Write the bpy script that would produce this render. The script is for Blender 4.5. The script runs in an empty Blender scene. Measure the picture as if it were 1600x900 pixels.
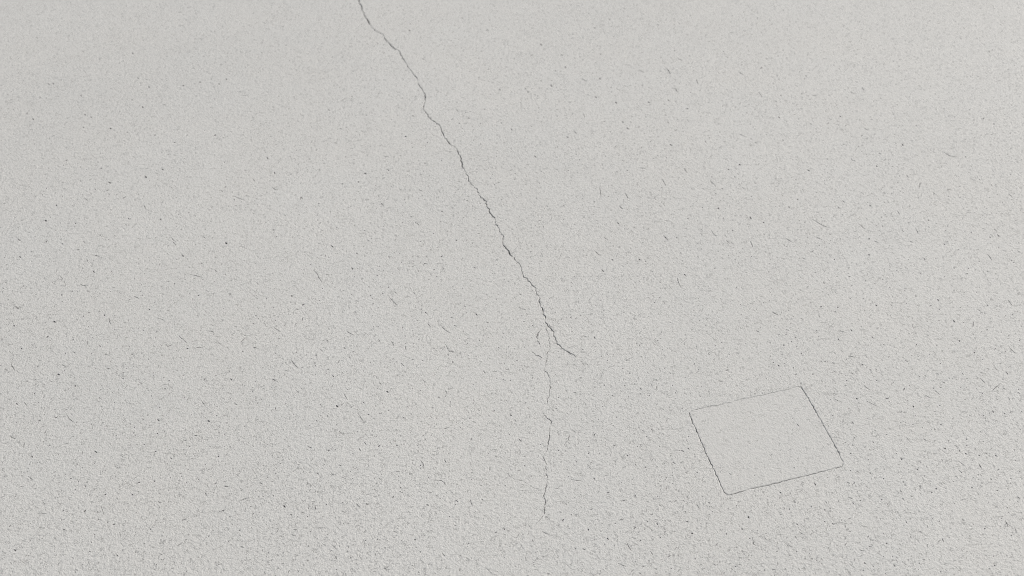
import bpy, math, random
from mathutils import Vector, Matrix, noise
from mathutils.geometry import delaunay_2d_cdt

R = math.radians
random.seed(11)
scene = bpy.context.scene
C = scene.collection

# ------------------------------------------------------------------ camera
CAM_H, PITCH, FPX = 1.40, 38.0, 2000.0          # height (m), degrees below the horizon, focal length in photo pixels
cam_data = bpy.data.cameras.new("camera")
cam_data.sensor_width = 36.0
cam_data.lens = 36.0 * FPX / 1600.0
cam_data.clip_start, cam_data.clip_end = 0.05, 600.0
cam_data.dof.use_dof = True
cam_data.dof.focus_distance = 2.02
cam_data.dof.aperture_fstop = 5.2
cam = bpy.data.objects.new("camera", cam_data)
cam.location = (0, 0, CAM_H)
cam.rotation_euler = (R(90 - PITCH), 0, 0)
C.objects.link(cam)
scene.camera = cam

# ------------------------------------------------------------------ sky, sun, exposure
SUN_EL, SUN_AZ = 38.0, 50.0                     # azimuth clockwise from +Y (the direction the camera looks)
world = bpy.data.worlds.new("World")
scene.world = world
world.use_nodes = True
wn = world.node_tree
bg = wn.nodes["Background"]
sky = wn.nodes.new("ShaderNodeTexSky")
sky.sky_type = 'NISHITA'
sky.sun_disc = False
sky.sun_elevation = R(SUN_EL)
sky.sun_rotation = R(SUN_AZ)
sky.dust_density = 4.0
hsv = wn.nodes.new("ShaderNodeHueSaturation")   # thin cloud: greyer than a clear sky
hsv.inputs['Saturation'].default_value = 0.45
wn.links.new(sky.outputs[0], hsv.inputs['Color'])
wn.links.new(hsv.outputs[0], bg.inputs['Color'])
bg.inputs['Strength'].default_value = 0.075
sun_data = bpy.data.lights.new("sun", 'SUN')
sun_data.energy = 2.2
sun_data.angle = R(2)
sun_data.color = (1.0, 0.965, 0.91)
sun = bpy.data.objects.new("sun", sun_data)
sv = Vector((math.sin(R(SUN_AZ)) * math.cos(R(SUN_EL)), math.cos(R(SUN_AZ)) * math.cos(R(SUN_EL)), math.sin(R(SUN_EL))))
sun.rotation_euler = sv.to_track_quat('Z', 'Y').to_euler()
sun.location = sv * 10
C.objects.link(sun)
scene.view_settings.view_transform = 'Standard'
scene.view_settings.look = 'None'
scene.view_settings.exposure = 0.57
scene.view_settings.gamma = 1.0
scene.view_settings.use_curve_mapping = False
scene.render.engine = 'CYCLES'
scene.cycles.use_denoising = True
scene.cycles.denoising_prefilter = 'NONE'
scene.cycles.pixel_filter_type = 'BLACKMAN_HARRIS'
scene.cycles.filter_width = 1.15

# ------------------------------------------------------------------ helpers
_p = R(PITCH)
def gp(x, y):
    """point of the ground that the photo shows at pixel x, y of 1600 x 900 (measured once, built where it lies)"""
    u, v = (x - 800) / FPX, (450 - y) / FPX
    d = (u, math.cos(_p) + v * math.sin(_p), -math.sin(_p) + v * math.cos(_p))
    t = CAM_H / -d[2]
    return Vector((d[0] * t, d[1] * t))

def tag(o, **kw):
    for k, v in kw.items():
        o[k] = v
    return o

def new_obj(name, verts, faces, mats, slots=None, parent=None, smooth=False):
    me = bpy.data.meshes.new(name)
    me.from_pydata(verts, [], faces)
    for m in mats:
        me.materials.append(m)
    if slots:
        me.polygons.foreach_set("material_index", slots)
    me.update()
    o = bpy.data.objects.new(name, me)
    C.objects.link(o)
    if parent:
        o.parent = parent
    return o

class Groove:
    """a hollow along a line: pointed ends, a chamfered lip and a V below it"""
    def __init__(self, pts, half, depth, lip=0.0):
        n = len(pts)
        self.pts = [Vector(p) for p in pts]
        nor = []
        for i in range(n):
            a = self.pts[max(i - 1, 0)]; b = self.pts[min(i + 1, n - 1)]
            t = (b - a)
            t = t.normalized() if t.length > 1e-9 else Vector((1, 0))
            nor.append(Vector((-t.y, t.x)))
        self.L = [self.pts[i] + nor[i] * (half[i] + lip) for i in range(1, n - 1)]
        self.Rr = [self.pts[i] - nor[i] * (half[i] + lip) for i in range(1, n - 1)]
        self.Li = [self.pts[i] + nor[i] * half[i] for i in range(1, n - 1)]
        self.Ri = [self.pts[i] - nor[i] * half[i] for i in range(1, n - 1)]
        self.lip = lip
        self.depth = [min(depth, 4.0 * half[i] + 0.0002) for i in range(1, n - 1)]
        self.outline = [self.pts[0]] + self.L + [self.pts[-1]] + self.Rr[::-1]
    def walls(self, V, F, S, s_lip, s_in):
        m = len(self.L)
        def add(p, z):
            V.append((p[0], p[1], z)); return len(V) - 1
        a, b = add(self.pts[0], 0), add(self.pts[-1], 0)
        L = [add(p, 0) for p in self.L]; Q = [add(p, 0) for p in self.Rr]
        if self.lip > 0:
            zl = -self.lip * 0.75
            Li = [add(p, zl) for p in self.Li]; Qi = [add(p, zl) for p in self.Ri]
        else:
            Li, Qi = L, Q
        B = [add(p, -d) for p, d in zip(self.pts[1:-1], self.depth)]
        def f(idx, s):
            F.append(idx); S.append(s)
        if self.lip > 0:
            f((a, Li[0], L[0]), s_lip); f((a, Q[0], Qi[0]), s_lip)
            f((b, L[-1], Li[-1]), s_lip); f((b, Qi[-1], Q[-1]), s_lip)
            for i in range(m - 1):
                f((L[i], Li[i], Li[i + 1], L[i + 1]), s_lip)
                f((Q[i], Q[i + 1], Qi[i + 1], Qi[i]), s_lip)
        f((a, B[0], Li[0]), s_in); f((a, Qi[0], B[0]), s_in)
        f((b, Li[-1], B[-1]), s_in); f((b, B[-1], Qi[-1]), s_in)
        for i in range(m - 1):
            f((Li[i], B[i], B[i + 1], Li[i + 1]), s_in)
            f((Qi[i], Qi[i + 1], B[i + 1], B[i]), s_in)

def sheet(border, holes):
    """triangulated flat sheet with its holes left open (outlines never touch, so a triangle whose corners
    all lie on one outline is either inside that hole or a sliver outside it)"""
    verts, edges, owner = [], [], {}
    for h, ps in enumerate([border] + list(holes)):
        s = len(verts)
        for p in ps:
            owner[(round(p[0], 6), round(p[1], 6))] = h
            verts.append(Vector((p[0], p[1])))
        edges += [(s + i, s + (i + 1) % len(ps)) for i in range(len(ps))]
    vo, _, fo, _, _, _ = delaunay_2d_cdt(verts, edges, [], 0, 1e-8, False)
    own = [owner.get((round(v.x, 6), round(v.y, 6)), -1) for v in vo]
    polys = [border] + list(holes)
    F = []
    for f in fo:
        hs = {own[i] for i in f} - {-1}
        c = (vo[f[0]] + vo[f[1]] + vo[f[2]]) / 3
        if len(hs) == 1:
            h = hs.pop()
            if inside(c, polys[h]) != (h == 0): continue
        elif 0 in hs and not inside(c, border): continue
        F.append(tuple(f))
    return [(v.x, v.y, 0.0) for v in vo], F

def inside(p, poly):
    c = False; j = len(poly) - 1
    for i in range(len(poly)):
        a, b = poly[i], poly[j]
        if (a.y > p.y) != (b.y > p.y) and p.x < (b.x - a.x) * (p.y - a.y) / (b.y - a.y) + a.x: c = not c
        j = i
    return c

def resample(pts, step):
    out = [pts[0].copy()]
    for a, b in zip(pts, pts[1:]):
        n = max(1, int(round((b - a).length / step)))
        for k in range(1, n + 1):
            out.append(a.lerp(b, k / n))
    return out

def jagged(px_pts, width_px, step=2.2, jit=0.75, seed=0, gaps=0.0, wmin=0.3, kink=1.9):
    """traced line (photo pixels) -> ground points and half widths, with the small irregularities of broken concrete"""
    rnd = random.Random(seed)
    p = resample([Vector(q) for q in px_pts], step)
    out, half = [], []
    for i, q in enumerate(p):
        j = jit if 0 < i < len(p) - 1 else 0
        kx = kink * noise.noise(Vector((i * 0.61, seed * 1.3, 9.5))) if j else 0
        qq = (q.x + kx + rnd.uniform(-j, j), q.y - kx * 0.4 + rnd.uniform(-j, j) * 0.5)
        g = gp(*qq)
        out.append(g)
        mpp = (gp(qq[0] + 1, qq[1]) - g).length
        nz = noise.noise(Vector((i * 0.33, seed * 3.7, 0.5)))
        w = width_px * max(wmin, 1.0 + 1.3 * nz)
        if gaps and rnd.random() < gaps:
            w *= 0.3
        half.append(0.5 * w * mpp)
    return out, half

# ------------------------------------------------------------------ materials
def concrete(name, base, grain=0.07, bump=1.0, speck=1.0, mottle=0.04, rough=0.7):
    m = bpy.data.materials.new(name); m.use_nodes = True
    nt = m.node_tree; N = nt.nodes; L = nt.links
    b = N["Principled BSDF"]
    b.inputs['Roughness'].default_value = rough
    b.inputs['Specular IOR Level'].default_value = 0.35
    tc = N.new("ShaderNodeTexCoord")
    def nz(scale, detail, rough_=0.55, off=(0, 0, 0)):
        mp = N.new("ShaderNodeMapping"); mp.inputs['Location'].default_value = off
        L.new(tc.outputs['Object'], mp.inputs[0])
        t = N.new("ShaderNodeTexNoise"); t.inputs['Scale'].default_value = scale
        t.inputs['Detail'].default_value = detail; t.inputs['Roughness'].default_value = rough_
        L.new(mp.outputs[0], t.inputs['Vector'])
        t.noise_dimensions = '2D'
        return t.outputs['Fac']
    def mth(op, a, c=None, d=None):
        n = N.new("ShaderNodeMath"); n.operation = op
        for i, v in enumerate((a, c, d)):
            if v is None: continue
            if isinstance(v, (int, float)): n.inputs[i].default_value = v
            else: L.new(v, n.inputs[i])
        return n.outputs[0]
    def rng(v, a, c, lo, hi):
        n = N.new("ShaderNodeMapRange"); n.interpolation_type = 'SMOOTHSTEP'
        L.new(v, n.inputs[0])
        for i, x in enumerate((a, c, lo, hi)): n.inputs[i + 1].default_value = x
        return n.outputs[0]
    big = nz(1.7, 4, 0.5); mid = nz(14, 4, 0.55, (3, 1, 0)); fine = nz(460, 2, 0.75, (7, 7, 0)); coarse = nz(190, 3, 0.6, (1, 9, 0))
    val = mth('MULTIPLY_ADD', mth('SUBTRACT', big, 0.5), mottle * 2.0, 1.0)
    val = mth('ADD', val, mth('MULTIPLY', mth('SUBTRACT', mid, 0.5), mottle * 1.1))
    val = mth('ADD', val, mth('MULTIPLY', mth('SUBTRACT', fine, 0.5), grain * 6))
    val = mth('ADD', val, mth('MULTIPLY', mth('SUBTRACT', coarse, 0.5), grain * 1.0))
    # tiny dark sand grains and pinholes, two sizes, their outlines bent by noise
    wob = N.new("ShaderNodeTexNoise"); wob.inputs['Scale'].default_value = 420; wob.inputs['Detail'].default_value = 2
    L.new(tc.outputs['Object'], wob.inputs['Vector'])
    vs = N.new("ShaderNodeVectorMath"); vs.operation = 'MULTIPLY_ADD'
    L.new(wob.outputs['Color'], vs.inputs[0]); vs.inputs[1].default_value = (0.004, 0.004, 0.0); L.new(tc.outputs['Object'], vs.inputs[2])
    def grains(scale, thr, k, soft):
        vor = N.new("ShaderNodeTexVoronoi"); vor.inputs['Scale'].default_value = scale
        vor.voronoi_dimensions = '2D'
        L.new(vs.outputs[0], vor.inputs['Vector'])
        sep = N.new("ShaderNodeSeparateColor"); L.new(vor.outputs['Color'], sep.inputs[0])
        rad = mth('MULTIPLY', mth('SUBTRACT', sep.outputs[0], thr), k)
        d = rng(mth('SUBTRACT', vor.outputs['Distance'], rad), -soft, soft, 1.0, 0.0)
        return mth('MULTIPLY', d, mth('MULTIPLY_ADD', sep.outputs[1], 0.8, 0.2))
    clump = rng(nz(30, 2, 0.5, (5, 5, 0)), 0.35, 0.65, 0.35, 1.0)
    dot = mth('MAXIMUM', grains(135, 0.55, 0.42, 0.07), mth('MULTIPLY', grains(260, 0.35, 0.40, 0.10), 0.7))
    dot = mth('MULTIPLY', dot, clump)
    # broken hair-fine craze marks: noise contour lines, cut up by a second noise
    def crazes(sc, w, off, keep_sc):
        c1 = nz(sc, 2, 0.5, off)
        line = rng(mth('ABSOLUTE', mth('SUBTRACT', c1, 0.5)), 0.0, w, 1.0, 0.0)
        keep = rng(nz(keep_sc, 2, 0.5, (off[1] + 3, off[0] + 2, 0)), 0.52, 0.62, 0.0, 1.0)
        return mth('MULTIPLY', line, keep)
    hair = mth('MAXIMUM', crazes(95, 0.022, (4, 2, 0), 130), crazes(60, 0.014, (14, 3, 0), 90))
    val = mth('MULTIPLY', val, mth('SUBTRACT', 1.0, mth('MULTIPLY', dot, 0.44 * speck)))
    val = mth('MULTIPLY', val, mth('SUBTRACT', 1.0, mth('MULTIPLY', hair, 0.20 * speck)))
    mul = N.new("ShaderNodeMix"); mul.data_type = 'RGBA'; mul.blend_type = 'MULTIPLY'; mul.inputs[0].default_value = 1.0
    mul.inputs[6].default_value = (*base, 1)
    cmb = N.new("ShaderNodeCombineColor")
    warm = mth('MULTIPLY_ADD', mth('SUBTRACT', nz(5, 3, 0.5, (2, 8, 0)), 0.5), 0.012, 1.0)
    L.new(mth('MULTIPLY', val, warm), cmb.inputs[0]); L.new(val, cmb.inputs[1])
    L.new(mth('DIVIDE', val, warm), cmb.inputs[2])
    L.new(cmb.outputs[0], mul.inputs[7])
    L.new(mul.outputs[2], b.inputs['Base Color'])
    hgt = mth('ADD', mth('MULTIPLY', fine, 0.6), mth('MULTIPLY', coarse, 0.8))
    hgt = mth('SUBTRACT', hgt, mth('MULTIPLY', dot, 0.5))
    hgt = mth('SUBTRACT', hgt, mth('MULTIPLY', hair, 0.5))
    bp = N.new("ShaderNodeBump"); bp.inputs['Strength'].default_value = min(1.0, bump)
    bp.inputs['Distance'].default_value = 0.0012 * max(1.0, bump)
    L.new(hgt, bp.inputs['Height']); L.new(bp.outputs[0], b.inputs['Normal'])
    return m

def plain(name, col, rough=0.9, var=0.3):
    m = bpy.data.materials.new(name); m.use_nodes = True
    N = m.node_tree.nodes; L = m.node_tree.links
    b = N["Principled BSDF"]; b.inputs['Roughness'].default_value = rough
    b.inputs['Specular IOR Level'].default_value = 0.2
    tc = N.new("ShaderNodeTexCoord"); t = N.new("ShaderNodeTexNoise"); t.inputs['Scale'].default_value = 160
    r = N.new("ShaderNodeValToRGB")
    r.color_ramp.elements[0].position = 0.35; r.color_ramp.elements[1].position = 0.65
    r.color_ramp.elements[0].color = tuple(c * (1 - var) for c in col) + (1,)
    r.color_ramp.elements[1].color = tuple(c * (1 + var) for c in col) + (1,)
    L.new(tc.outputs['Object'], t.inputs['Vector']); L.new(t.outputs['Fac'], r.inputs[0]); L.new(r.outputs[0], b.inputs['Base Color'])
    return m

BASE = (0.498, 0.497, 0.483)
M_ground = concrete("pale_concrete", BASE)
M_slab = concrete("smooth_concrete", (0.483, 0.482, 0.469), grain=0.055, bump=0.8, speck=0.5, mottle=0.02)
M_lip = concrete("broken_edge_concrete", (0.515, 0.515, 0.50), grain=0.05, bump=0.4, speck=0.0)
M_dirt = plain("crack_dirt", (0.10, 0.098, 0.090))
M_pit = plain("pit_dirt", (0.095, 0.093, 0.088), var=0.5)
M_joint = plain("joint_dirt", (0.16, 0.157, 0.147), var=0.4)

# ------------------------------------------------------------------ cracks
def tile(x0, y0, pts):
    return [(x0 + x / 4.0, y0 + y / 4.0) for x, y in pts]

main_px = [(556, -14)] + tile(500, 0, [(238,0),(255,40),(280,95),(300,130),(315,160),(345,190),(390,215),(410,245),(430,270),(460,298),
    (492,318),(510,345),(535,390),(555,425),(605,488),(604,510),(625,540),(648,568),(656,610),(655,650),(648,675),(665,710),
    (685,735),(725,765),(750,782),(758,815),(780,860)]) + tile(600, 200, [(405,98),(432,113),(455,125),(460,155),(478,185),
    (488,240),(500,265),(520,295),(528,330),(545,352),(585,383),(590,415),(632,455),(640,485),(660,525),(688,565),(700,600),
    (720,625),(723,648),(742,678),(743,730),(770,762),(795,798)]) + tile(700, 400, [(430,30),(452,60),(455,95),(485,135),
    (515,165),(543,195),(550,225),(570,262),(567,290),(585,325),(605,375),(608,412),(630,440),(662,470),(664,500),(678,545),
    (705,570),(740,597),(775,610),(803,630)])
main_px = [(548, -60), (552, -36)] + main_px
ext = [(520, -230), (533, -180), (530, -140), (543, -100)]        # the crack runs on beyond the frame
main_px = ext + main_px

crack_grooves = []
def crack_obj(name, lines, seed, label):
    V, F, S, outs = [], [], [], []
    for k, (w, pts, gaps, lip, depth) in enumerate(lines):
        g, h = jagged(pts, w, seed=seed + k, gaps=gaps)
        gr = Groove(g, h, depth, lip)
        gr.walls(V, F, S, 0, 1)
        outs.append(gr)
    crack_grooves.extend(outs)
    o = new_obj(name, V, F, [M_lip, M_dirt], S)
    tag(o, label=label, category="crack", group="cracks in the concrete")
    return o

lower_px = tile(700, 400, [(608,440),(622,480),(630,525),(636,560),(628,590),(622,640),(608,680),(603,718),(622,735),(635,768),(640,820),(635,860)]) + \
    tile(700, 600, [(625,90),(615,135),(590,170),(612,205),(638,225),(642,250),(635,300),(636,340),(625,370),(615,415),(597,460),
    (612,500),(615,550),(622,600),(608,660),(600,700),(607,745),(603,790),(600,820)])
crack_obj('crack', [(0.92, main_px, 0.10, 0.0008, 0.005)], 3,
          "long jagged dark crack running down the concrete from the top edge")
lower_lines = [
    (0.74, lower_px[:14], 0.26, 0.0004, 0.0025),
    (0.84, lower_px[14:], 0.26, 0.0004, 0.0025),
    (0.85, tile(700, 400, [(583,452),(565,480),(558,505),(563,530),(574,555)]), 0.1, 0.0003, 0.0025),
    (0.8, tile(700, 400, [(528,595),(550,618),(587,637)]), 0.1, 0.0003, 0.0025),
    (0.45, tile(700, 600, [(604,824),(622,838),(640,850)]), 0.2, 0.0002, 0.0015),
    (0.45, tile(700, 600, [(594,822),(575,845),(560,860),(545,882)]), 0.2, 0.0002, 0.0015),
    (0.6, tile(700, 600, [(760,318),(750,350),(722,385)]), 0.2, 0.0002, 0.0015),
    (0.4, tile(700, 600, [(365,550),(405,592),(470,605),(515,642),(565,655),(575,690)]), 0.35, 0.0002, 0.0015),
    (0.4, tile(700, 400, [(750,575),(790,562),(825,553),(850,528)]), 0.35, 0.0002, 0.0015),
]
crack_obj('crack', lower_lines, 30, "thin faint hairline crack running straight down below the long crack's lower end")

# ------------------------------------------------------------------ square repair patch: joint round it, smoother slab in it
Z5 = lambda pts: tile(1000, 575, pts)
sides = [
    (0.90, 0.14, Z5([(306,278),(330,345),(375,440),(410,530),(460,630),(508,738)])),
    (0.62, 0.22, Z5([(530,781),(556,793),(690,755),(835,722),(930,697),(1090,660),(1180,635),(1246,619)])),
    (0.62, 0.26, Z5([(1264,612),(1268,585),(1248,545),(1215,480),(1165,390),(1120,310),(1060,205),(1006,118)])),
    (0.42, 0.5, Z5([(990,116),(880,143),(780,165),(700,183),(640,192),(570,212),(480,232),(400,247),(330,265)])),
]
ring, ringw = [], []
rnd = random.Random(5)
for k, (w, gaps, pts) in enumerate(sides):
    nxt = sides[(k + 1) % 4][2][0]
    seg = resample([Vector(q) for q in pts] + [Vector(nxt)], 2.6)[:-1]
    for i, q in enumerate(seg):
        qq = (q.x + rnd.uniform(-0.7, 0.7), q.y + rnd.uniform(-0.6, 0.6))
        ring.append(gp(*qq))
        mpp = (gp(qq[0] + 1, qq[1]) - gp(*qq)).length
        ww = w * max(0.3, 1.0 + 1.1 * noise.noise(Vector((i * 0.45, k * 5.1, 2.5))))
        if rnd.random() < gaps: ww *= 0.3
        ringw.append(0.5 * ww * mpp)
n = len(ring)
cen = sum(ring, Vector((0, 0))) / n
nor = []
for i in range(n):
    t = (ring[(i + 2) % n] - ring[i - 2]).normalized()
    v = Vector((-t.y, t.x))
    if v.dot(ring[i] - cen) < 0: v = -v
    nor.append(v)
LIP = 0.0010
o_out = [ring[i] + nor[i] * (ringw[i] + LIP) for i in range(n)]
o_in = [ring[i] + nor[i] * ringw[i] for i in range(n)]
i_in = [ring[i] - nor[i] * ringw[i] for i in range(n)]
i_out = [ring[i] - nor[i] * (ringw[i] + LIP * 0.7) for i in range(n)]
patch = bpy.data.objects.new('concrete_patch', None)
C.objects.link(patch)
patch.location = (cen.x, cen.y, 0)
patch.empty_display_size = 0.05
tag(patch, label="smooth square patch of concrete set flush in the floor inside a thin dark joint", category="patch")
loc = lambda p: Vector((p[0] - cen.x, p[1] - cen.y))
V, F, S = [], [], []
for ps, z in ((o_out, 0), (o_in, -LIP * 0.75), (ring, None), (i_in, -LIP * 0.6), (i_out, 0)):
    for i, p in enumerate(ps):
        q = loc(p); V.append((q.x, q.y, -min(0.003, 4 * ringw[i] + 0.0006) if z is None else z))
for k in range(4):
    for i in range(n):
        j = (i + 1) % n
        F.append((k * n + i, k * n + j, (k + 1) * n + j, (k + 1) * n + i)); S.append(0 if k in (0, 3) else 1)
new_obj('joint', V, F, [M_lip, M_joint], S, parent=patch)

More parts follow.
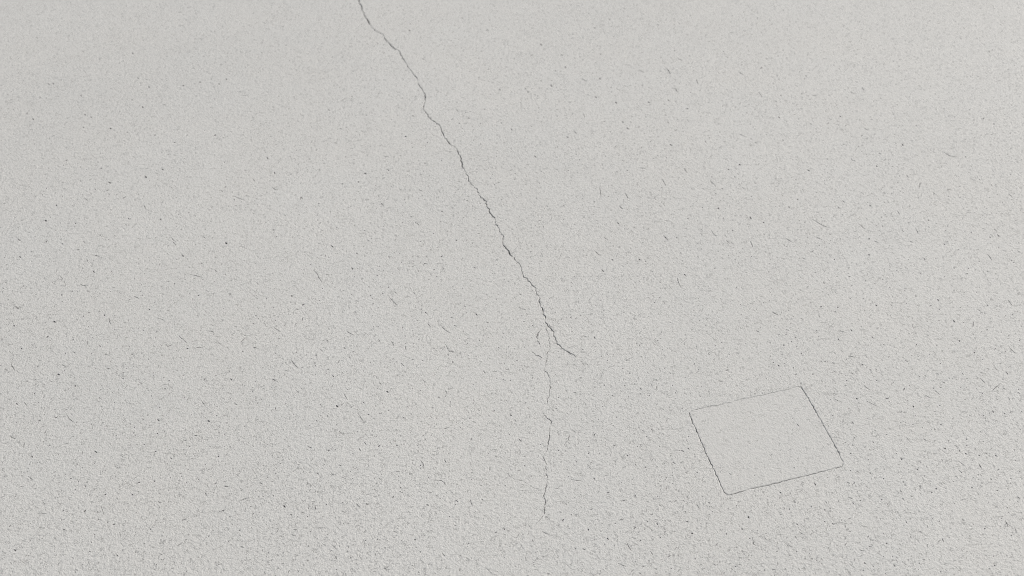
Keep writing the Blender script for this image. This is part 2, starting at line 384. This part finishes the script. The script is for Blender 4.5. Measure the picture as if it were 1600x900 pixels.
# ------------------------------------------------------------------ pits, pinholes and scratches
# the marks one can pick out, traced tile by tile (tile corner, then [width px, points in quarter pixels])
traced = [
 (0,225,[[2.2,(108,590),(128,605)][0:3],[2,(280,474),(292,484)],[2,(118,702),(132,710)],[2.2,(768,338),(786,328)],[2,(676,236),(694,246)],[2,(905,198),(918,212)],
   [1.8,(797,460),(806,470),(820,466)],[1.2,(895,378),(904,390),(910,408)],[2,(1408,612),(1418,626)],[1.4,(1065,580),(1084,600),(1100,615)],[1.8,(1078,608),(1090,620),(1100,636)],
   [1.8,(522,338),(540,344),(550,356)],[1.6,(590,278),(602,290)],[1.6,(592,696),(612,700)],[1.8,(518,610),(534,614)],[1.4,(540,716),(552,744)],[1.3,(372,822),(396,850),(412,886)],
   [1.5,(500,874),(516,884),(542,886)],[1.6,(1366,290),(1384,290),(1392,302)],[1.5,(1400,275),(1412,265)],[1.7,(1010,154),(1022,164)],[1.6,(1000,466),(1008,474)],[1.5,(408,104),(422,98)],
   [1.6,(626,150),(640,154)],[1.4,(1452,320),(1490,338),(1535,352)],[1.5,(1270,574),(1284,592)],[1.5,(466,490),(476,500)],[1.5,(580,790),(590,806)],[1.4,(1180,812),(1230,824),(1270,834)],
   [1.6,(1580,215),(1594,236)],[1.5,(346,376),(356,388)],[1.5,(1134,690),(1150,704)],[1.6,(552,226),(576,216)],[1.5,(1340,784),(1356,800)],[1.5,(384,618),(394,628)],[1.4,(284,618),(296,600)]]),
 (400,225,[[2,(112,174),(120,188)],[2,(672,180),(692,188)],[1.9,(636,234),(648,240)],[1.5,(98,266),(118,284),(146,284)],[1.6,(276,348),(282,330),(292,346)],[2.2,(466,630),(484,648)],
   [1.9,(826,700),(836,710)],[2,(1152,424),(1170,418)],[1.6,(992,488),(1008,496),(1020,510)],[2,(1044,762),(1052,746),(1076,750)],[1.8,(1154,706),(1168,696)],[1.3,(356,786),(380,806),(394,838),(414,864)],
   [1.8,(748,828),(762,820)],[1.8,(782,368),(792,382)],[1.8,(676,350),(708,348)],[1.4,(818,156),(834,168)],[1.6,(1104,788),(1118,784)],[1.5,(1016,282),(1040,296)],[1.5,(796,78),(834,76)],
   [1.6,(1050,118),(1064,122)],[1.7,(1244,600),(1260,602)],[1.4,(596,770),(604,784)],[1.5,(626,680),(638,686)],[1.5,(68,82),(76,96)],[1.5,(214,190),(226,186)]]),
 (800,225,[[1.9,(670,385),(692,408)],[1.9,(654,488),(670,500)],[1.5,(575,582),(598,600)],[1.7,(945,568),(978,604)],[1.7,(950,588),(968,594)],[1.4,(1245,538),(1262,566),(1290,578)],[1.8,(1338,600),(1358,618)],
   [1.8,(1490,606),(1506,644)],[1.8,(622,720),(634,728)],[1.8,(1418,124),(1428,134)],[1.8,(1568,486),(1578,494)],[1.6,(796,148),(838,154)],[1.8,(985,0),(1003,12)],[1.5,(632,28),(655,8)],
   [1.4,(1074,150),(1096,180)],[1.6,(138,72),(152,84)],[1.7,(1348,158),(1360,164)],[1.5,(1440,270),(1452,280)],[1.4,(1235,225),(1276,268)],[1.5,(560,784),(574,800)],[1.6,(790,716),(802,726)],
   [1.7,(1075,812),(1086,824)],[1.5,(706,305),(726,340)],[1.4,(545,270),(556,308),(550,335)],[1.3,(180,676),(194,704)],[1.6,(1284,406),(1294,398)],[1.5,(1486,452),(1496,470)],[1.3,(515,665),(545,694)],
   [1.6,(936,215),(962,262)],[1.5,(110,674),(124,670)],[1.4,(1030,834),(1040,864),(1056,898)]]),
 (0,450,[[1.6,(94,110),(116,132)],[2,(334,206),(350,216)],[2.2,(648,166),(656,174)],[1.6,(680,184),(684,212),(694,228)],[1.8,(290,310),(304,300)],[1.6,(545,352),(548,328)],[1.9,(662,500),(690,504)],
   [1.8,(358,536),(376,544)],[2.2,(464,610),(476,614)],[1.9,(1504,340),(1530,312)],[2,(1296,828),(1312,836)],[1.9,(916,796),(928,792)],[2.1,(342,812),(362,804)],[1.5,(780,626),(798,606)],[1.6,(966,738),(990,724)],
   [1.4,(1284,266),(1330,272),(1338,300)],[1.8,(1428,36),(1446,38)],[1.7,(1234,44),(1246,48)],[1.3,(412,782),(430,816),(466,842)],[1.8,(98,720),(114,728)],[1.6,(150,712),(166,736)],[1.6,(982,820),(998,832)],
   [1.6,(1464,722),(1486,732)],[1.4,(1118,300),(1172,346)],[1.7,(928,130),(940,138)],[1.6,(380,40),(390,46)],[1.6,(1440,564),(1448,578)],[1.5,(1256,700),(1284,742)],[1.5,(1038,350),(1048,366),(1082,352)],
   [1.5,(720,314),(744,312)],[1.6,(1582,372),(1600,374)],[1.4,(64,466),(84,432)],[1.3,(68,478),(92,514)],[1.6,(82,232),(94,238)],[1.4,(976,184),(1020,198),(1036,214)],[1.6,(130,374),(138,384)],
   [1.6,(620,356),(628,368)],[1.4,(836,50),(870,66)],[1.5,(1510,392),(1522,398)],[1.5,(388,478),(410,492)],[1.5,(1164,380),(1178,376)],[1.4,(1210,376),(1276,368)]]),
 (400,450,[[2,(216,46),(230,52)],[2,(286,108),(304,100)],[1.5,(836,60),(856,84),(886,112)],[1.4,(110,246),(155,274)],[1.4,(215,446),(242,478),(266,504)],[2,(250,640),(270,654)],[2,(814,644),(828,654)],
   [2.1,(1138,678),(1148,688)],[2,(1374,160),(1384,172)],[2,(1418,516),(1436,534)],[1.6,(906,470),(926,488)],[2,(500,732),(514,748)],[1.8,(546,372),(560,380)],[1.8,(933,362),(938,394)],[1.9,(668,712),(680,722)],
   [1.5,(636,780),(668,830)],[1.4,(565,270),(616,298)],[1.5,(1074,222),(1092,246)],[1.6,(1158,240),(1190,268),(1214,282)],[1.7,(1056,148),(1066,160)],[1.7,(768,590),(784,604)],[1.5,(762,318),(776,336)],
   [1.4,(845,330),(862,364)],[1.5,(476,546),(488,556)],[1.6,(290,180),(288,210),(344,306)][0:3],[1.6,(914,240),(918,252)],[1.7,(1586,790),(1598,800)],[1.5,(1180,640),(1196,656)],[1.5,(1176,878),(1206,872)],
   [1.4,(548,660),(574,700)],[1.5,(96,566),(140,588)],[1.6,(440,506),(462,514)],[1.5,(1488,760),(1484,776)],[1.5,(1226,458),(1234,466)],[1.4,(1040,570),(1058,594)],[1.4,(400,382),(420,396)],[1.4,(1180,344),(1206,396),(1262,402)]]),
 (1200,450,[[2,(26,148),(48,162),(66,170)],[1.9,(94,352),(102,360)],[2,(60,478),(72,490)],[1.6,(1500,74),(1524,108)],[1.6,(1502,362),(1520,384),(1548,412)],[1.7,(1486,526),(1502,540)],[1.9,(1284,400),(1296,408)],
   [1.4,(1040,640),(1078,668)],[1.5,(1390,652),(1452,596)],[1.8,(578,474),(602,482)],[1.8,(672,574),(684,580)],[1.8,(548,686),(560,696)],[1.7,(324,118),(338,116)],[1.8,(672,104),(684,114)],[1.5,(435,276),(448,268),(480,274)],
   [1.7,(516,258),(526,270)],[1.6,(428,116),(442,124)],[1.5,(500,424),(542,432)],[1.4,(600,610),(640,640)],[1.5,(614,706),(690,742)],[1.6,(524,830),(536,852)],[1.5,(180,848),(196,866)],[1.6,(1198,324),(1196,338)],
   [1.5,(1400,765),(1414,780)],[1.5,(848,642),(852,622)],[1.5,(1156,200),(1170,216)],[1.5,(1282,206),(1286,240)],[1.6,(904,734),(912,746)],[1.5,(980,668),(1018,690)],[1.6,(1076,852),(1088,856)],[1.4,(1326,560),(1360,600)],
   [1.5,(735,690),(756,688)],[1.5,(36,462),(26,470)],[1.5,(1058,68),(1070,82)],[1.5,(1366,104),(1374,112)],[1.6,(1504,684),(1510,700)]]),
 (1200,200,[[2,(598,0),(618,8),(634,6)],[1.4,(518,188),(526,200),(548,208)],[1.5,(716,208),(740,190)],[1.8,(676,234),(684,244)],[1.6,(1088,146),(1106,156),(1136,174),(1190,182)],[1.8,(1230,178),(1242,184)],[1.6,(838,98),(846,114)],
   [1.6,(944,378),(950,348),(964,340)],[2.1,(632,480),(644,488)],[1.6,(806,514),(824,540)],[1.7,(1434,664),(1444,680)],[1.4,(1410,630),(1438,650)],[1.6,(1536,580),(1562,574)],[1.7,(920,622),(940,662)],[1.5,(572,600),(604,632)],
   [1.9,(662,706),(694,716)],[1.8,(624,788),(640,796)],[1.6,(1372,786),(1402,830)],[1.6,(1386,682),(1392,690)],[1.6,(626,690),(638,694)],[1.3,(272,566),(310,590),(340,608),(390,626)],[1.5,(110,688),(148,712)],[1.4,(300,680),(342,700)],
   [1.5,(210,810),(240,822)],[1.6,(972,812),(986,826)],[1.6,(46,654),(58,658)],[1.7,(126,490),(136,500)],[1.6,(182,444),(190,450)],[1.5,(464,450),(482,468)],[1.5,(262,776),(286,770)],[1.5,(998,572),(1010,580)],[1.6,(838,640),(850,648)],
   [1.5,(1098,720),(1106,732)],[1.5,(760,540),(780,524)],[1.4,(886,706),(910,718)],[1.5,(1114,390),(1144,380)],[1.4,(1500,408),(1530,434)],[1.5,(880,312),(864,292)],[1.5,(246,260),(262,270)],[1.5,(302,340),(312,344)]]),
 (0,675,[[1.6,(58,20),(74,34),(102,44)],[2,(360,144),(372,132)],[1.6,(330,258),(354,242)],[1.4,(174,276),(208,302)],[1.7,(122,342),(150,338)],[1.3,(230,512),(296,510)],[1.9,(590,118),(608,130)],[1.9,(964,124),(978,120)],[1.8,(1060,160),(1078,168)],
   [1.9,(860,318),(880,310)],[1.8,(650,394),(664,388)],[1.9,(820,388),(834,394)],[1.8,(1394,342),(1436,338)],[1.8,(1018,682),(1036,678)],[1.6,(1102,712),(1136,696)],[1.8,(1500,716),(1528,722)],[1.8,(86,734),(100,744)],[1.7,(702,578),(722,576)],
   [1.7,(524,500),(536,486)],[1.9,(436,292),(452,290)],[1.6,(866,434),(886,422)],[1.7,(1492,612),(1502,618)],[1.5,(1130,550),(1160,548)],[1.6,(960,302),(970,312)],[1.6,(390,614),(410,606)],[1.4,(1480,440),(1520,420),(1584,404)],[1.6,(554,744),(566,750)],
   [1.6,(1384,490),(1404,492)],[1.7,(728,766),(734,778)],[1.5,(144,100),(154,62)],[1.7,(196,148),(204,160)],[1.6,(1210,20),(1236,24)],[1.3,(630,460),(644,500),(646,524)],[1.4,(1280,376),(1292,400)],[1.7,(1360,150),(1370,154)]]),
 (400,675,[[1.9,(380,254),(392,266)],[2,(470,264),(486,268),(502,260)],[2,(446,112),(460,116)],[1.7,(1026,178),(1044,196),(1044,232)],[1.6,(316,330),(326,306)],[1.7,(20,312),(44,328)],[1.9,(688,446),(698,454)],[1.8,(1064,452),(1080,460)],[1.5,(366,450),(374,494)],
   [1.6,(280,510),(300,498)],[1.5,(530,492),(560,504)],[1.7,(752,676),(762,670)],[1.9,(984,672),(1004,672)],[1.8,(494,778),(504,794)],[1.6,(740,756),(750,774)],[1.8,(850,412),(862,400)],[1.6,(644,98),(654,122)],[1.7,(214,514),(226,520)],[1.6,(624,446),(654,476)],
   [1.6,(1318,704),(1334,694)],[1.7,(1546,596),(1556,612)],[1.8,(1244,424),(1264,438)],[1.5,(1338,420),(1352,462)],[1.5,(1110,300),(1160,302),(1190,332)],[1.7,(760,92),(778,82)],[1.6,(874,78),(884,88)],[1.5,(674,60),(690,80)],[1.6,(170,456),(182,472)],
   [1.6,(1010,872),(1024,880)],[1.3,(366,600),(424,598)],[1.5,(1176,170),(1188,192)],[1.4,(470,700),(510,740)],[1.6,(894,370),(918,380)],[1.6,(326,90),(348,102)],[1.4,(196,886),(218,852)],[1.6,(104,396),(114,402)],[1.7,(1494,632),(1508,622)],[1.4,(1430,840),(1480,890)][0:3]]),
 (800,675,[[2.1,(40,42),(60,60)],[2.1,(68,68),(82,76)],[2.1,(994,196),(1010,190),(1024,200)],[2.2,(826,220),(842,218)],[1.9,(716,144),(726,150)],[1.6,(470,200),(496,236)],[1.9,(508,290),(520,294)],[1.9,(918,454),(928,462)],[1.5,(1146,452),(1160,460),(1172,482)],
   [1.9,(1086,558),(1106,564)],[1.9,(1120,630),(1132,638)],[1.9,(472,606),(482,614)],[2,(592,660),(606,676)],[1.4,(714,680),(728,716),(750,746)],[1.6,(1500,652),(1510,700),(1528,712)],[1.5,(186,620),(236,642)],[1.4,(660,820),(716,842)],
   [2,(312,556),(324,544)],[1.5,(364,296),(436,306)],[1.8,(1094,100),(1112,108)],[1.6,(1010,436),(1034,424)],[1.7,(794,880),(806,886)],[1.5,(744,658),(776,668)],[1.6,(796,684),(806,676)],[1.8,(354,16),(362,14)],[1.6,(1432,604),(1446,608)],[1.6,(1474,524),(1480,540)],
   [1.5,(1368,852),(1398,876)],[1.7,(1152,254),(1160,250)],[1.5,(860,738),(880,770)],[1.5,(590,380),(610,378)],[1.6,(490,484),(500,486)],[1.6,(902,570),(912,580)],[1.6,(1226,440),(1240,446)],[1.5,(690,430),(706,426)]]),
 (1200,675,[[1.9,(72,372),(82,384)],[1.6,(290,316),(298,336)],[2,(526,78),(534,86)],[1.7,(1096,98),(1114,106)],[1.8,(1318,198),(1334,230)],[2,(1046,352),(1058,358)],[1.9,(1388,290),(1400,298)],[1.7,(500,406),(532,418)],[1.9,(402,570),(410,580)],[1.6,(192,622),(224,644)],
   [1.8,(564,728),(582,740),(608,744)],[1.7,(600,814),(614,828)],[1.8,(1088,664),(1098,688)],[1.6,(1480,548),(1502,594)],[1.5,(1540,590),(1554,632)],[1.6,(496,548),(524,534)],[1.6,(718,630),(728,640)],[1.5,(628,712),(644,720)],[1.6,(1352,600),(1358,608)],[1.6,(652,54),(662,68)],
   [1.6,(828,160),(840,178)],[1.5,(890,398),(906,404)],[1.4,(1190,180),(1232,214)],[1.7,(1232,130),(1244,142)],[1.5,(1550,400),(1580,418)],[1.6,(490,310),(512,322)],[1.6,(1414,830),(1422,838)],[1.5,(784,828),(792,840)],[1.6,(1270,344),(1282,350)],[1.5,(1416,146),(1436,152)],
   [1.5,(1160,80),(1186,94)],[1.5,(50,748),(62,744)],[1.5,(1212,542),(1230,558)],[1.5,(858,550),(870,572)],[1.5,(926,228),(940,240)]]),
 (0,0,[[1.6,(226,234),(238,238)],[1.5,(1116,78),(1136,76)],[1.3,(976,434),(1006,416)],[1.6,(858,484),(868,492)],[1.8,(926,538),(936,546)],[1.6,(300,522),(308,530)],[1.6,(328,518),(336,526)],[1.6,(342,604),(372,600)],[1.8,(820,620),(832,628)],[1.7,(1244,510),(1256,516)],
   [1.5,(1364,522),(1374,528)],[1.6,(1410,490),(1420,498)],[1.6,(12,720),(44,714)],[1.9,(174,804),(186,778),(208,778)],[1.7,(526,712),(538,724)],[1.6,(564,728),(574,736)],[1.5,(684,800),(700,806)],[2,(962,842),(976,846)],[2,(1336,848),(1352,842)],[1.8,(1084,890),(1098,890)],
   [1.5,(886,664),(896,676)],[1.5,(892,50),(918,46)],[1.5,(1166,50),(1196,42)],[1.4,(1316,46),(1344,40)],[1.5,(502,594),(512,600)],[1.5,(204,740),(210,750)],[1.5,(164,704),(172,712)],[1.6,(1140,530),(1150,536)],[1.5,(826,328),(832,338)]]),
 (500,0,[[1.9,(634,366),(660,374)],[1.8,(1118,556),(1130,564)],[1.8,(1310,348),(1330,344)],[1.7,(1530,412),(1538,428)],[1.8,(1294,570),(1308,580)],[1.7,(922,738),(940,738)],[1.6,(850,680),(864,698)],[1.6,(1376,274),(1390,286)],[1.6,(556,188),(566,194)],[1.9,(880,110),(896,114)],
   [1.6,(1036,186),(1056,190)],[1.6,(1502,344),(1520,344)],[1.7,(122,800),(136,808)],[1.6,(224,880),(250,872)],[1.6,(46,684),(64,690)],[1.5,(196,600),(204,606)],[1.6,(666,888),(676,894)],[1.6,(132,628),(164,612)],[1.6,(1280,550),(1292,558)],[1.5,(1536,852),(1556,860)],
   [1.5,(1024,680),(1034,684)],[1.5,(820,744),(836,744)],[1.5,(574,722),(588,726)],[1.5,(1194,804),(1202,816)],[1.5,(1126,766),(1138,770)],[1.5,(530,850),(542,856)],[1.5,(1456,444),(1482,440)]]),
 (800,0,[[1.8,(326,410),(340,428)],[1.6,(430,490),(468,508)],[1.9,(948,434),(972,432),(990,462)],[1.8,(1152,496),(1164,528)],[1.4,(686,400),(740,408)],[1.4,(786,436),(830,454)],[1.6,(996,548),(1024,556),(1038,580)],[1.8,(644,636),(656,646)],[1.8,(518,602),(530,612)],[1.8,(686,758),(698,766)],
   [1.7,(1014,814),(1032,812)],[1.8,(330,848),(354,858)],[1.7,(384,814),(406,838)],[1.5,(1416,448),(1448,470)],[1.6,(1548,428),(1566,422)],[1.5,(1540,572),(1566,610)],[1.8,(1516,888),(1528,894)],[1.7,(1084,678),(1104,680)],[1.5,(1420,836),(1466,858)],[1.6,(444,706),(456,734)],
   [1.8,(904,152),(918,156)],[1.6,(512,170),(522,178)],[1.6,(548,334),(560,340)],[1.8,(240,530),(252,542)],[1.5,(716,798),(734,808)],[1.4,(1036,366),(1064,376)],[1.6,(952,716),(966,722)],[1.6,(544,486),(556,498)],[1.6,(850,636),(862,644)],[1.6,(974,624),(986,632)],[1.5,(1206,880),(1212,892)],
   [1.6,(1010,316),(1022,318)],[1.5,(1316,320),(1326,324)],[1.5,(556,762),(586,758)]]),
 (1200,0,[[1.8,(276,596),(306,600)],[1.9,(584,546),(604,566)],[1.5,(516,572),(528,582),(554,584)],[1.7,(76,594),(88,600)],[1.8,(64,728),(74,738)],[1.6,(490,606),(500,610)],[1.6,(46,630),(56,636)],[1.5,(762,246),(788,244)],[1.6,(802,652),(812,658)],[1.4,(424,776),(448,782)],[1.6,(448,724),(456,732)],
   [1.5,(1350,732),(1344,746)],[1.6,(922,782),(932,786)],[1.5,(1408,770),(1414,778)],[1.5,(208,582),(214,588)],[1.3,(366,776),(384,766)],[1.4,(1436,506),(1462,500)],[1.4,(1380,318),(1388,324)],[1.5,(222,490),(230,494)],[1.5,(1284,746),(1292,752)]]),
]
CELL = 0.004
occ = set()
def cells(p, r=1):
    i, j = int(math.floor(p.x / CELL)), int(math.floor(p.y / CELL))
    return [(i + a, j + b) for a in range(-r, r + 1) for b in range(-r, r + 1)]
for gr in crack_grooves:
    for p in gr.pts:
        occ.update(cells(p))
    for a, b in zip(gr.pts, gr.pts[1:]):
        occ.update(cells(a.lerp(b, 0.5)))
for p in o_out:
    occ.update(cells(p))

slab_poly = i_out
bx0, bx1 = min(p.x for p in o_out), max(p.x for p in o_out)
by0, by1 = min(p.y for p in o_out), max(p.y for p in o_out)

ground_pits, slab_pits = [], []
def try_pit(gpts, width, depth, lip, rnd):
    """width in metres; True when it fits clear of everything cut so far"""
    need = set()
    for a, b in zip(gpts, gpts[1:]):
        k = max(1, int((b - a).length / (CELL * 0.5)))
        for t in range(k + 1):
            need.update(cells(a.lerp(b, t / k), 0))
    if need & occ: return False
    if lip == 0 and width < 0.0008: pass
    L = sum((b - a).length for a, b in zip(gpts, gpts[1:]))
    fine_pts = resample(gpts, max(0.0011, L / 12))
    while len(fine_pts) < 5:
        fine_pts = [fine_pts[0]] + [x for a, b in zip(fine_pts, fine_pts[1:]) for x in (a.lerp(b, 0.5), b)]
    m = len(fine_pts)
    pts = [fine_pts[0]] + [p + Vector((rnd.uniform(-1, 1), rnd.uniform(-1, 1))) * min(width * 0.35, L / m * 0.35) for p in fine_pts[1:-1]] + [fine_pts[-1]]
    half = [0.5 * width * (0.25 + 0.75 * math.sin(math.pi * i / (m - 1))) * rnd.uniform(0.25, 1.2) for i in range(m)]
    g = Groove(pts, half, depth, lip)
    c = gpts[0]
    box = bx0 - .01 < c.x < bx1 + .01 and by0 - .01 < c.y < by1 + .01
    if box and inside(c, slab_poly): slab_pits.append(g)
    else: ground_pits.append(g)
    grow = set()
    for t in need:
        grow.update((t[0] + a, t[1] + b) for a in (-1, 0, 1) for b in (-1, 0, 1))
    occ.update(grow if width > 0.001 else need)
    return True

rp = random.Random(21)
# crumbs broken out beside the long crack
line = crack_grooves[0].pts
made = []
for k in range(170):
    i = rp.randrange(6, len(line) - 2)
    t = (line[i + 1] - line[i]).normalized()
    c = line[i] + Vector((-t.y, t.x)) * rp.choice((-1, 1)) * rp.uniform(0.0026, 0.0048)
    if min((c - q).length for g in crack_grooves for q in g.pts) < 0.0023 or any((c - m_).length < 0.0035 for m_ in made): continue
    made.append(c)
    d = t * rp.uniform(0.0004, 0.0009)
    pts = [c - d, c - d * 0.4, c, c + d * 0.5, c + d]
    ground_pits.append(Groove(pts, [rp.uniform(0.00025, 0.0005)] * 5, 0.0015, 0.0002))
for x0, y0, marks in traced:
    for mk in marks:
        w, pts = mk[0], [Vector((x0 + a / 4.0, y0 + b / 4.0)) for a, b in mk[1:]]
        if len(pts) == 1:
            pts.append(pts[0] + Vector((2, 1)))
        g = [gp(*q) for q in pts]
        mpp = (gp(pts[0].x + 1, pts[0].y) - g[0]).length
        span = (pts[-1] - pts[0]).length
        try_pit(g, w * (1.15 if span < 5.5 else 0.60) * mpp * rp.uniform(0.8, 1.15), 0.0025, 0.0004, rp)
n_traced = len(ground_pits)
# the countless smaller ones in between, strewn over the floor round the patch
Y0, Y1 = 1.0, 3.35
for k in range(30000):
    p = Vector((rp.uniform(-1.8, 1.8), rp.uniform(Y0, Y1)))
    if abs(p.x) > 0.4 * math.hypot(p.y, 1.4) + 0.3: continue
    inb = bx0 < p.x < bx1 and by0 < p.y < by1
    if inb and rp.random() < 0.85: continue
    if noise.noise(Vector((p.x * 9, p.y * 9, 3.3))) < rp.uniform(-0.75, 0.15): continue
    a = rp.gauss(-0.75, 0.8)
    kind = rp.random()
    if kind < 0.74:                                 # round or slightly drawn-out pinhole, most tiny, a few larger
        w = 0.00088 * (0.55 + 0.23 * p.y) * math.exp(min(0.62, abs(rp.gauss(0, 0.42)))); L = w * rp.uniform(1.3, 2.3)
        pts = [p, p + Vector((math.cos(a), math.sin(a))) * L]
    else:                                           # short crumbly tear
        L = rp.uniform(0.003, 0.0075); w = rp.uniform(0.0005, 0.001)
        cv = rp.uniform(-1.6, 1.6); q = p.copy(); pts = [p]
        for s_ in range(4):
            q = q + Vector((math.cos(a), math.sin(a))) * (L / 4); a += cv / 4 + rp.uniform(-.5, .5); pts.append(q.copy())
    if inb: w *= 0.7
    try_pit(pts, w, 0.002, 0.0004, rp)
print("pits", n_traced, len(ground_pits), len(slab_pits))

# ------------------------------------------------------------------ slab of the patch
V, F = sheet([loc(p) for p in i_out], [[loc(p) for p in g.outline] for g in slab_pits])
S = [0] * len(F)
for g in slab_pits:
    V2, F2, S2 = [], [], []
    g.walls(V2, F2, S2, 0, 1)
    off = len(V)
    V += [(v[0] - cen.x, v[1] - cen.y, v[2]) for v in V2]
    F += [tuple(i + off for i in f) for f in F2]; S += S2
new_obj('slab', V, F, [M_slab, M_pit], S, parent=patch)

# ------------------------------------------------------------------ the concrete floor itself, out to the horizon
D = 150.0
core = [Vector((-2.6, 0.35)), Vector((2.6, 0.35)), Vector((2.6, 5.0)), Vector((-2.6, 5.0))]
V, F = sheet(core, [g.outline for g in crack_grooves] + [o_out] + [g.outline for g in ground_pits])
S = [0] * len(F)
for g in ground_pits:
    V2, F2, S2 = [], [], []
    g.walls(V2, F2, S2, 0, 1)
    off = len(V)
    V += V2; F += [tuple(i + off for i in f) for f in F2]; S += S2
off = len(V)
V += [(p.x, p.y, 0) for p in core] + [(-D, -D, 0), (D, -D, 0), (D, D, 0), (-D, D, 0)]
for i in range(4):
    j = (i + 1) % 4
    F.append((off + i, off + 4 + i, off + 4 + j, off + j)); S.append(0)
g_obj = new_obj('ground', V, F, [M_ground, M_pit], S)
tag(g_obj, kind='structure', label="pale grey pitted concrete floor with fine specks and scratches")
